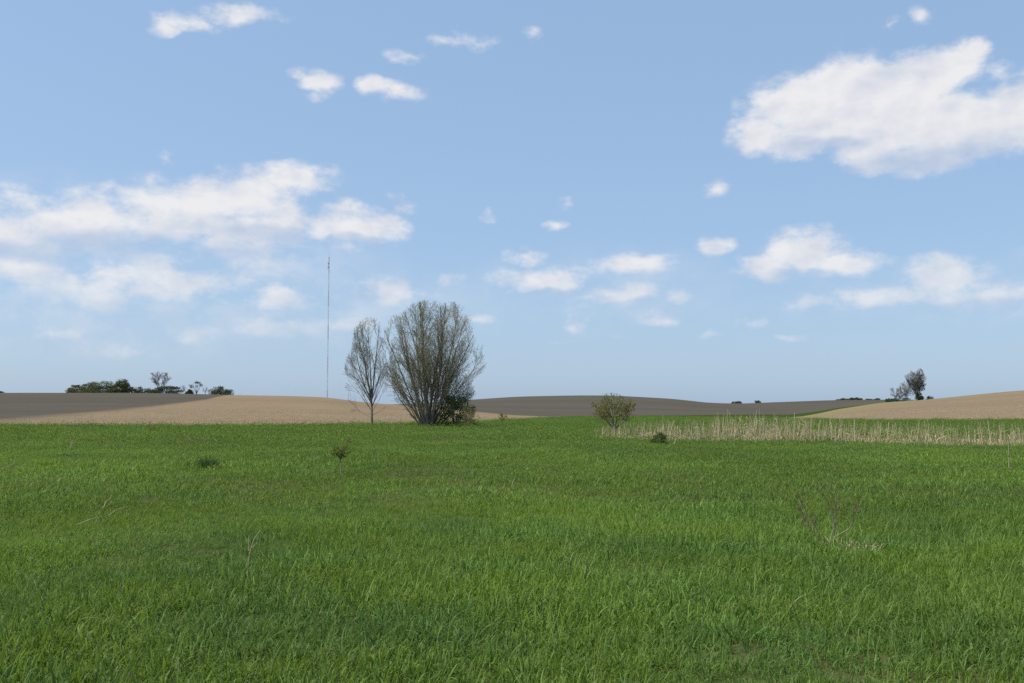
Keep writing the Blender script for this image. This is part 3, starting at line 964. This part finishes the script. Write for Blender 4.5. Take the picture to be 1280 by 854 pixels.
# --- dry stalks in the meadow
def stalk(name, paths, base_px, label, r, mat=M_STRAW, cat='stalk', group=None, leaves=0, seed=0):
    """paths: photo polylines of a stalk standing at base_px, each built as its own stem"""
    b = ground(*base_px)
    o = thing(name, b, label, cat, group)
    g = np.random.default_rng(seed)
    for i, pth in enumerate(paths):
        dy0 = g.normal(0, .04)
        P3 = np.array([((q[0] - base_px[0]) / F * b.y, dy0 * j * (1 if len(q) < 3 else 0) + (q[2] if len(q) > 2 else 0), EYE + (HZ - q[1]) / F * b.y - b.z) for j, q in enumerate(pth)])
        if i == 0: P3[0][2] = -.05
        tb = Tubes(); tb.add(P3, np.linspace(r if i == 0 else r * .7, r * .45, len(P3)), 5, g.uniform(.3, 1))
        link('stem' if i == 0 else 'side_stem', tb.mesh('stem'), mat, o)
    return o
M_WEED = leafy('brown_weed', (.17, .12, .07), (.27, .20, .12), trans=.1)
stalk('forked_stalk', [[(311.5, 731), (308.5, 712), (309, 698), (311, 685), (315, 671), (322, 662)], [(310, 686), (309, 676), (309, 668)], [(311, 685), (315, 681), (318, 677)]], (311.5, 733), 'pale dry forked stalk standing in the near grass', .0052, seed=1)
stalk('thin_stalk', [[(346, 765), (346.5, 745), (346.5, 722)]], (346, 768), 'thin straight dry stalk in front of the pale forked stalk', .0036, seed=2)
stalk('leaning_stalk', [[(86, 561), (88, 554), (91, 545)], [(89, 560), (91, 552)]], (86, 562), 'pale leaning dry stalks in the meadow below the hedge of bushes', .022, seed=3)
stalk('forked_weed', [[(150, 563), (148, 557), (145.5, 552)], [(149, 559), (151, 556), (152, 553)], [(148, 560), (156, 562), (159, 557)]], (150, 564), 'brown forked weed next to the pale leaning stalks', .016, M_WEED, 'weed', seed=4)
stalk('dry_weed', [[(208, 552), (207, 546), (208, 538)], [(208, 547), (211, 543)]], (208, 553), 'single brown weed stem near the field edge', .022, M_WEED, 'weed', seed=5)
stalk('dry_weed', [[(223, 545), (222, 540), (220, 536)], [(223, 542), (226, 537)]], (223, 546), 'short reddish weed just below the field edge', .022, M_TWIG_RED, 'weed', seed=6)
stalk('leaning_stalk', [[(240, 550), (236, 547), (231, 543)]], (240, 551), 'short pale stalk tipped far over beside an upright pale stalk', .022, seed=7)
stalk('dry_stalk', [[(253, 552), (251, 547), (249, 542)]], (253, 553), 'upright pale dry stalk near the far edge of the meadow', .022, seed=8)
stalk('dry_stalk', [[(1261.5, 585), (1261, 570), (1260.5, 552)], [(1261, 573), (1259, 566)]], (1261.5, 587), 'tall pale dry stalk standing clear in front of the reeds', .018, seed=9)
stalk('dry_weed', [[(471, 569), (469, 562), (468, 555)], [(470, 565), (473, 560), (475, 556)], [(470, 566), (465, 562)]], (471, 570), 'pale branched weed between the sapling and the slender tree', .014, M_WEED, 'weed', seed=10)
stalk('dry_stalk', [[(640, 607), (641, 602), (644, 596)]], (640, 608), 'short pale dry stalk in the middle of the open meadow', .012, seed=11)
stalk('dry_stalk', [[(1158, 558), (1160, 552), (1158, 546)]], (1158, 560), 'short bent dry stalk at the front edge of the reeds', .02, seed=12)
stalk('dry_stalk', [[(842, 557), (844, 552), (846, 548)]], (842, 558), 'short pale stalk beside the low dark bush', .02, seed=13)
stalk('dry_stalk', [[(693, 548), (694, 545), (692.5, 542)]], (693, 550), 'short pale stalk in the grass left of the olive shrub', .02, seed=14)
bush('weed_clump', ground(189, 540.5), 'small upright leafy weed at the edge of the left stubble field', 'weed', .32, 1.0, 200, .09, M_LEAF_OLIVE, 95, clumps=10, stems=6, stem_r=.012)

def fallen(p0, p1, label, r, seed, lift=.10):
    g = np.random.default_rng(seed)
    a, b = ground(*p0), ground(*p1)
    n = 7
    P3 = []
    for t in np.linspace(0, 1, n):
        q = a.lerp(b, t)
        P3.append((q.x - a.x, q.y - a.y, q.z - a.z + lift * (.6 + .5 * t) + g.normal(0, .02)))
    tb = Tubes(); tb.add(P3, np.linspace(r, r * .5, n), 5, .9)
    o = link('fallen_stalk', tb.mesh('fallen_stalk'), M_STRAW)
    o.location = a
    return tag(o, label, 'stalk')
fallen((97, 662), (166, 640), 'long fallen dry stalk lying across the grass', .0055, 1)
fallen((60, 612), (82, 602), 'short fallen straw lying level in the meadow', .007, 2)
fallen((-6, 592), (22, 583), 'fallen straw in the grass further off than the other fallen stalks', .008, 3)
fallen((128, 640), (140, 626), 'fallen straw lying end-on behind the long fallen stalk', .0045, 4, .1)

# --- reeds
def reed_front(u):
    return np.interp(u, [735, 770, 850, 960, 1100, 1290, 1500], [63, 60, 54.5, 52, 48.5, 45.5, 44])
def one_reed(g, h):
    n = 5
    lean = g.normal(0, .13, 2)
    if g.uniform() < .15: lean *= 2.6
    pts = [np.array([0, 0, -.05])]
    d = np.array([lean[0], lean[1], 1.0]); brk = g.uniform() < .3; bk = g.integers(2, 5)
    for i in range(n):
        if brk and i == bk:
            a = g.uniform(0, 6.28); d = np.array([math.cos(a), math.sin(a), g.uniform(-.8, .5)])
        d = d + g.normal(0, .05, 3); dn = d / np.linalg.norm(d)
        pts.append(pts[-1] + dn * h / n)
    return np.array(pts)
g = np.random.default_rng(101)
tb = Tubes()
for i in range(2200):
    u = g.uniform(742, 1330)
    prob = np.interp(u, [742, 765, 800, 880, 905, 935, 1000, 1060, 1200, 1330], [.35, .7, 1, .8, 1, 1, .85, .6, .5, .6])
    if g.uniform() > prob: continue
    dep = abs(g.normal(0, 1)) * 6.5 if g.uniform() < .75 else g.uniform(0, 24)
    y = reed_front(u) + dep + g.normal(0, .5)
    x = (u - 640) / F * y
    h = g.uniform(.4, 1.3) * np.interp(u, [742, 800, 880, 930, 1000, 1100, 1330], [.75, .9, 1.05, 1.25, 1.15, .95, .85])
    r = g.uniform(.007, .016) + (.012 if g.uniform() < .12 else 0)
    pts = one_reed(g, h) + np.array([x, y, hz(x, y)])
    tb.add(pts, np.linspace(r, r * .5, len(pts)), 3, g.uniform(0, 1) ** 1.4)
rd = link('reed_bed', tb.mesh('reed_bed'), M_REED)
tag(rd, 'pale dry broken reeds standing in a band along the wet ground', 'reeds', kind='stuff')
variants = []
for i in range(10):
    t2 = Tubes(); hgt = 1.0
    pts = one_reed(np.random.default_rng(200 + i), hgt)
    t2.add(pts, np.linspace(.020, .009, len(pts)), 4, .55 + .04 * i)
    if i % 2:
        t2.add([pts[3], pts[3] + np.array([.06, .02, .05]), pts[3] + np.array([.15 * (-1) ** i, .03, -.08])], [.010, .009, .004], 3, .8)
    variants.append(t2.mesh('dry_reed'))
for m in variants: m.materials.append(M_REED)
for i in range(70):
    if i < 34: u = g.normal(938, 34)
    else: u = g.uniform(790, 1285)
    y = reed_front(u) + g.uniform(-.3, 4.5)
    x = (u - 640) / F * y
    o = link('dry_reed', variants[i % 10])
    o.location = (x, y, hz(x, y))
    h = g.uniform(1.2, 1.9) if i < 34 else g.uniform(.95, 1.5)
    o.scale = (1, 1, h); o.rotation_euler = (g.normal(0, .07), g.normal(0, .09), g.uniform(0, 6.28))
    if i < 34: tag(o, 'tall pale dry reed in the tallest thicket of the reed band', 'reed', 'reeds of the tallest thicket')
    else: tag(o, 'dry reed rising singly above the lower part of the reed band', 'reed', 'single reeds above the low reed band')
# dead litter between the reeds
litter = proto_set('reed_litter', 4, M_STRAW, n=50, rad=.7, hmin=.08, hmax=.32, wd=.022, seg=2, lean=.9)
lu = g.uniform(755, 1320, 380); ly = reed_front(lu) + np.abs(g.normal(0, 1, 380)) * 5
lx = (lu - 640) / F * ly
scatter('reed_litter', np.stack([lx, ly, height(lx, ly)], -1), g.uniform(.7, 1.3, 380), litter, 4, 'matted dead leaves on the ground between the reeds', 'litter', seed=102)

# ------------------------------------------------------------------ hill-top trees and bushes
def hill_bush(px, top, hw, Y, label, mat, seed, n=700, spikes=0, name='hill_bush', base=491.5, group=None, size=.44, spread=.36, clumps=26):
    pm = F / Y
    b = at(px, Y)
    h = EYE + (HZ - top) / F * Y - b.z
    return bush(name, b, label, 'bush', hw / pm * 1.18, h * .96, int(n * 4.2), size, mat, seed, group=group, twig=M_TWIG_FAR, clumps=clumps, stems=6, stem_r=.06, spikes=spikes, spread=spread)
HY = 432
hill_bush(97, 481, 10, HY, 'pale olive bush at the end of the hilltop hedge', M_LEAF_FARPALE, 301)
hill_bush(112, 478.5, 12, HY + 3, 'olive bush next to the pale end bush of the hilltop hedge', M_LEAF_FAR, 302)
hill_bush(129, 476, 19, HY, 'widest rounded green bush of the hilltop hedge', M_LEAF_FAR, 303, n=1500, clumps=40)
hill_bush(146, 479, 13, HY + 4, 'dark green bush between the widest and the spiky bush', M_LEAF_FARDARK, 304, n=900)
hill_bush(155, 474.5, 9, HY, 'upright spiky green bush, tallest of the hilltop hedge', M_LEAF_FAR, 305, n=800, spikes=26)
hill_bush(170, 483, 10, HY + 2, 'low dark thin bush right of the spiky bush', M_LEAF_FARDARK, 306, n=380, spikes=14)
hill_bush(182, 485, 10, HY + 5, 'low grey twiggy bush left of the bare hilltop tree', M_LEAF_FARDARK, 307, n=300, spikes=18)
hill_bush(210, 482.5, 19, HY - 3, 'broad dark bush below the bare hilltop tree', M_LEAF_FARDARK, 308, n=1300, clumps=36)
hill_bush(238, 487, 4, HY, 'narrow dark bush beside the round-headed hilltop tree', M_LEAF_FARDARK, 309, n=260)
hill_bush(277, 483.5, 12, HY, 'separate low dark bush farthest from the hilltop hedge', M_LEAF_FARDARK, 310, n=700)
hill_bush(1, 489.5, 6, HY + 6, 'tiny dark bush alone on the skyline of the dark field', M_LEAF_FARDARK, 311, n=200)

def simple_tree(px, Y, H, seed, label, name, stems, env=None, leaf=None, lsize=.3, keep=.0, rmin=.03, twig=None, sel=None, dens=1.0, group=None, t0=.25):
    T = Tree(seed, 3, (1.0, .7, .5, .4), (.06, .09, .12, .14), (.02, .04, .04, .03), (1.2 * dens, 2.0 * dens, 2.4 * dens), ((.28 * H, .45 * H), (.14 * H, .24 * H), (.06 * H, .1 * H)), ((24, 48), (22, 48), (20, 50)), .5, env, rmin, (t0, .15, .1))
    for p0, d0, L0, r0 in stems:
        T.grow(p0, d0, L0, r0)
    return tree_thing(name, at(px, Y), label, 'tree', T, twig or M_TWIG_FAR, twig or M_TWIG_FAR, leaf or M_LEAF_FAR, lsize, keep, sel, group, seed)
def dome(rx, H, low=.2, lean=0.0):
    def e(q):
        z = q[2]
        if z < low * H: return math.hypot(q[0], q[1]) < rx
        t = (z / H - .55) / .47
        if abs(t) > 1: return False
        return math.hypot(q[0] - lean * z, q[1]) < rx * math.sqrt(1 - t * t) * (1 + .1 * math.sin(3 * math.atan2(q[1], q[0]) + z))
    return e
simple_tree(201, HY + 8, 9.4, 321, 'bare greyish tree rising above the hilltop bushes', 'bare_tree', [((0, 0, -.2), (0, 0, 1), 9, .2), ((0, 0, .5), (-.45, .1, 1), 8, .14), ((0, 0, .5), (.5, -.1, 1), 8, .14), ((0, 0, .8), (.2, .4, 1), 8, .12), ((0, 0, .6), (-.2, -.4, 1), 8, .12)], dome(7.0, 9.6, .15), rmin=.034)
simple_tree(230, HY + 2, 3.5, 322, 'very small bare tree between the broad dark bush and the narrow dark bush', 'bare_tree', [((0, 0, -.2), (0, 0, 1), 3.4, .08), ((0, 0, .2), (.4, 0, 1), 3, .06), ((0, 0, .2), (-.4, .2, 1), 3, .06)], rmin=.03, dens=1.6)
simple_tree(258, HY, 3.2, 323, 'small bare shrub-like tree right of the round-headed tree', 'bare_tree', [((0, 0, -.2), (0, 0, 1), 3, .08), ((0, 0, .2), (.4, 0, 1), 2.6, .06), ((0, 0, .2), (-.5, .2, 1), 2.6, .06)], rmin=.03, dens=1.6)
# round-headed tree with open stems
o = thing('round_headed_tree', at(247, HY), 'round-headed leafy tree with open stems on the hilltop', 'tree')
g = np.random.default_rng(331); tb = Tubes()
for a in (-.5, -.15, .2, .55):
    tb.add([(0, 0, -.1), (a * .8, 0, 1.2), (a * 2.6, g.normal(0, .5), 2.8), (a * 3.6, g.normal(0, .8), 4.4)], [.16, .13, .09, .05], 5)
link('trunk', tb.mesh('trunk'), M_TWIG_FAR, o)
pts = bush_points(g, 620, 3.1, 2.8, 2.9, 18, .3, .3) + np.array([0, 0, 2.5])
lf = link('foliage', leaf_mesh('foliage', pts, .34, .4, 1.6, 332), M_LEAF_FARDARK, o); lf['kind'] = 'stuff'

# right hill
RY = 445
def vase(H, kr, cx=0.0):
    def e(q):
        z = q[2]
        if z > H: return False
        r = np.interp(z / H, [0, .2, .5, .8, .93, 1], [.5, .8, 1, .95, .7, .35]) * kr
        return math.hypot(q[0] - cx, q[1]) < r * (1 + .14 * math.sin(3 * math.atan2(q[1], q[0]) + z))
    return e
simple_tree(1143, RY, 14.6, 341, 'leaning dark tree with ivy-like leaves along its stem on the right hill', 'leaning_tree', [((1.2, 0, -.2), (-.22, 0, 1), 13.4, .26), ((1.0, 0, 1), (-.55, .1, 1), 11, .17), ((1.2, 0, .5), (.12, -.05, 1), 13.4, .2), ((1.1, 0, 1.5), (-.35, -.3, 1), 11, .14), ((1.2, 0, 2.5), (.3, .3, 1), 10, .12)], vase(14.8, 4.6, .2), M_LEAF_FARDARK, .40, .6, .028, M_BARK_DARK,
            sel=lambda p: np.clip(1.1 - np.abs(p[:, 0] - 1.7) / 1.8, 0, 1) * np.clip((11.0 - p[:, 2]) / 5, .06, 1), dens=1.1, t0=.1)
simple_tree(1121, RY + 4, 6.6, 342, 'small bare tree with several stems left of the leaning tree', 'bare_tree', [((-.6, 0, -.2), (-.5, 0, 1), 6, .12), ((0, 0, -.2), (.1, .2, 1), 6.2, .12), ((.5, 0, -.2), (.3, -.1, 1), 6, .10)], dome(4.6, 7.0, .05), rmin=.03, dens=1.9, t0=.1)
simple_tree(1131, RY + 2, 8.6, 343, 'small bare tree crowded against the leaning tree', 'bare_tree', [((0, 0, -.2), (-.3, 0, 1), 8.6, .12), ((.2, 0, -.2), (.25, .2, 1), 8.2, .12)], dome(4.0, 9.0, .05), rmin=.03, dens=1.5, t0=.1)
hill_bush(1147, 491, 4.5, RY - 1, 'dark leafy bush wrapped round the foot of the leaning tree', M_LEAF_FARDARK, 351, n=500)
hill_bush(1126, 497.5, 16, RY + 1, 'low dark hedge under the small bare trees', M_LEAF_FARDARK, 352, n=700, size=.3)
hill_bush(1161, 494.5, 4, RY + 12, 'tiny dark bush on the slope right of the leaning tree', M_LEAF_FARDARK, 353, n=240)
hill_bush(1108, 498, 3, RY + 15, 'tiny dark bush left of the small bare trees', M_LEAF_FARDARK, 354, n=160)

FYR = 1215
far = [(917, 502.2, 4, 'far'), (922, 501.8, 4, 'far'), (946, 500.6, 4, 'far'),
       (1048, 498.9, 5, 'ridge'), (1055, 498.0, 6, 'ridge'), (1063, 497.5, 4, 'ridge'), (1068, 496.6, 3, 'ridge'), (1074, 498.2, 4, 'ridge'), (1084, 499.0, 6, 'ridge'), (1095, 498.6, 4, 'ridge')]
for i, (px, top, hw, kind) in enumerate(far):
    lab = {'far': 'tiny far-off dark tree on the skyline behind the reeds', 'ridge': 'tiny far-off dark bush on the ridge left of the leaning tree'}[kind]
    grp = {'far': 'far trees behind the reeds', 'ridge': 'far bushes along the ridge'}[kind]
    hill_bush(px, top, hw * .8, FYR, lab, M_LEAF_FARDARK, 400 + i, n=220, name='distant_bush', group=grp, size=.9, spread=.4, clumps=12)

# ------------------------------------------------------------------ radio mast
def paint(name, col):
    m, t, out = new_mat(name)
    b = t.new('ShaderNodeBsdfPrincipled')
    n = t.noise(pos_of(t), .6, 3, .6)
    t.put(b.inputs['Base Color'], t.mix(n.outputs['Fac'], col, tuple(c * .75 for c in col)))
    b.inputs['Roughness'].default_value = .6
    t.l.new(b.outputs[0], out.inputs[0])
    return m
M_RED, M_WHITE, M_STEEL = paint('mast_red', (.36, .13, .11)), paint('mast_white', (.62, .62, .60)), paint('steel', (.18, .18, .19))
MY = 1200.0
mb = at(410, MY)
topz = EYE + (HZ - 320) / F * MY - mb.z
o = thing('radio_mast', mb, 'very tall thin guyed radio mast banded red and white behind the hill', 'mast')
NS = 9
W3 = [(math.cos(a) * .62, math.sin(a) * .62) for a in (R(90), R(210), R(330))]
for s in range(NS):
    z0, z1 = topz * s / NS - (.3 if s == 0 else 0), topz * (s + 1) / NS
    tb = Tubes()
    for x, y in W3: tb.add([(x, y, z0), (x, y, z1)], [.075, .075], 6)
    nb = 12
    for b_ in range(nb):
        za, zb = z0 + (z1 - z0) * b_ / nb, z0 + (z1 - z0) * (b_ + 1) / nb
        for k_ in range(3):
            p, q = W3[k_], W3[(k_ + 1) % 3]
            tb.add([(*p, za), (*q, zb)] if b_ % 2 else [(*q, za), (*p, zb)], [.05, .05], 4)
            tb.add([(*p, za), (*q, za)], [.04, .04], 4)
    link('mast_section', tb.mesh('mast_section'), M_RED if s % 2 == 0 else M_WHITE, o)
tb = Tubes(); tb.add([(0, 0, topz - .5), (0, 0, topz + 7)], [.09, .05], 5)
link('top_antenna', tb.mesh('top_antenna'), M_STEEL, o)
for zf in (.955, .93):
    tb = Tubes(); tb.add([(-.9, -.3, topz * zf - 1.2), (-.9, -.3, topz * zf + 1.2)], [.45, .45], 8); tb.add([(-.9, -.3, topz * zf), (0, 0, topz * zf)], [.08, .08], 4)
    link('antenna_panel', tb.mesh('antenna_panel'), M_STEEL, o)
for lvl in (.24, .48, .72, .94):
    for a in (R(90), R(210), R(330)):
        ad = 70 if lvl < .5 else 115
        ex, ey = math.cos(a) * ad, math.sin(a) * ad
        ez = hz(mb.x + ex, mb.y + ey) - mb.z
        tb = Tubes()
        t = np.linspace(0, 1, 9)[:, None]
        st, en = np.array([0, 0, topz * lvl]), np.array([ex, ey, ez])
        pts = st * (1 - t) + en * t; pts[:, 2] -= np.sin(t[:, 0] * math.pi) * topz * lvl * .02
        tb.add(pts, np.full(9, .010), 3)
        link('guy_wire', tb.mesh('guy_wire'), M_STEEL, o)
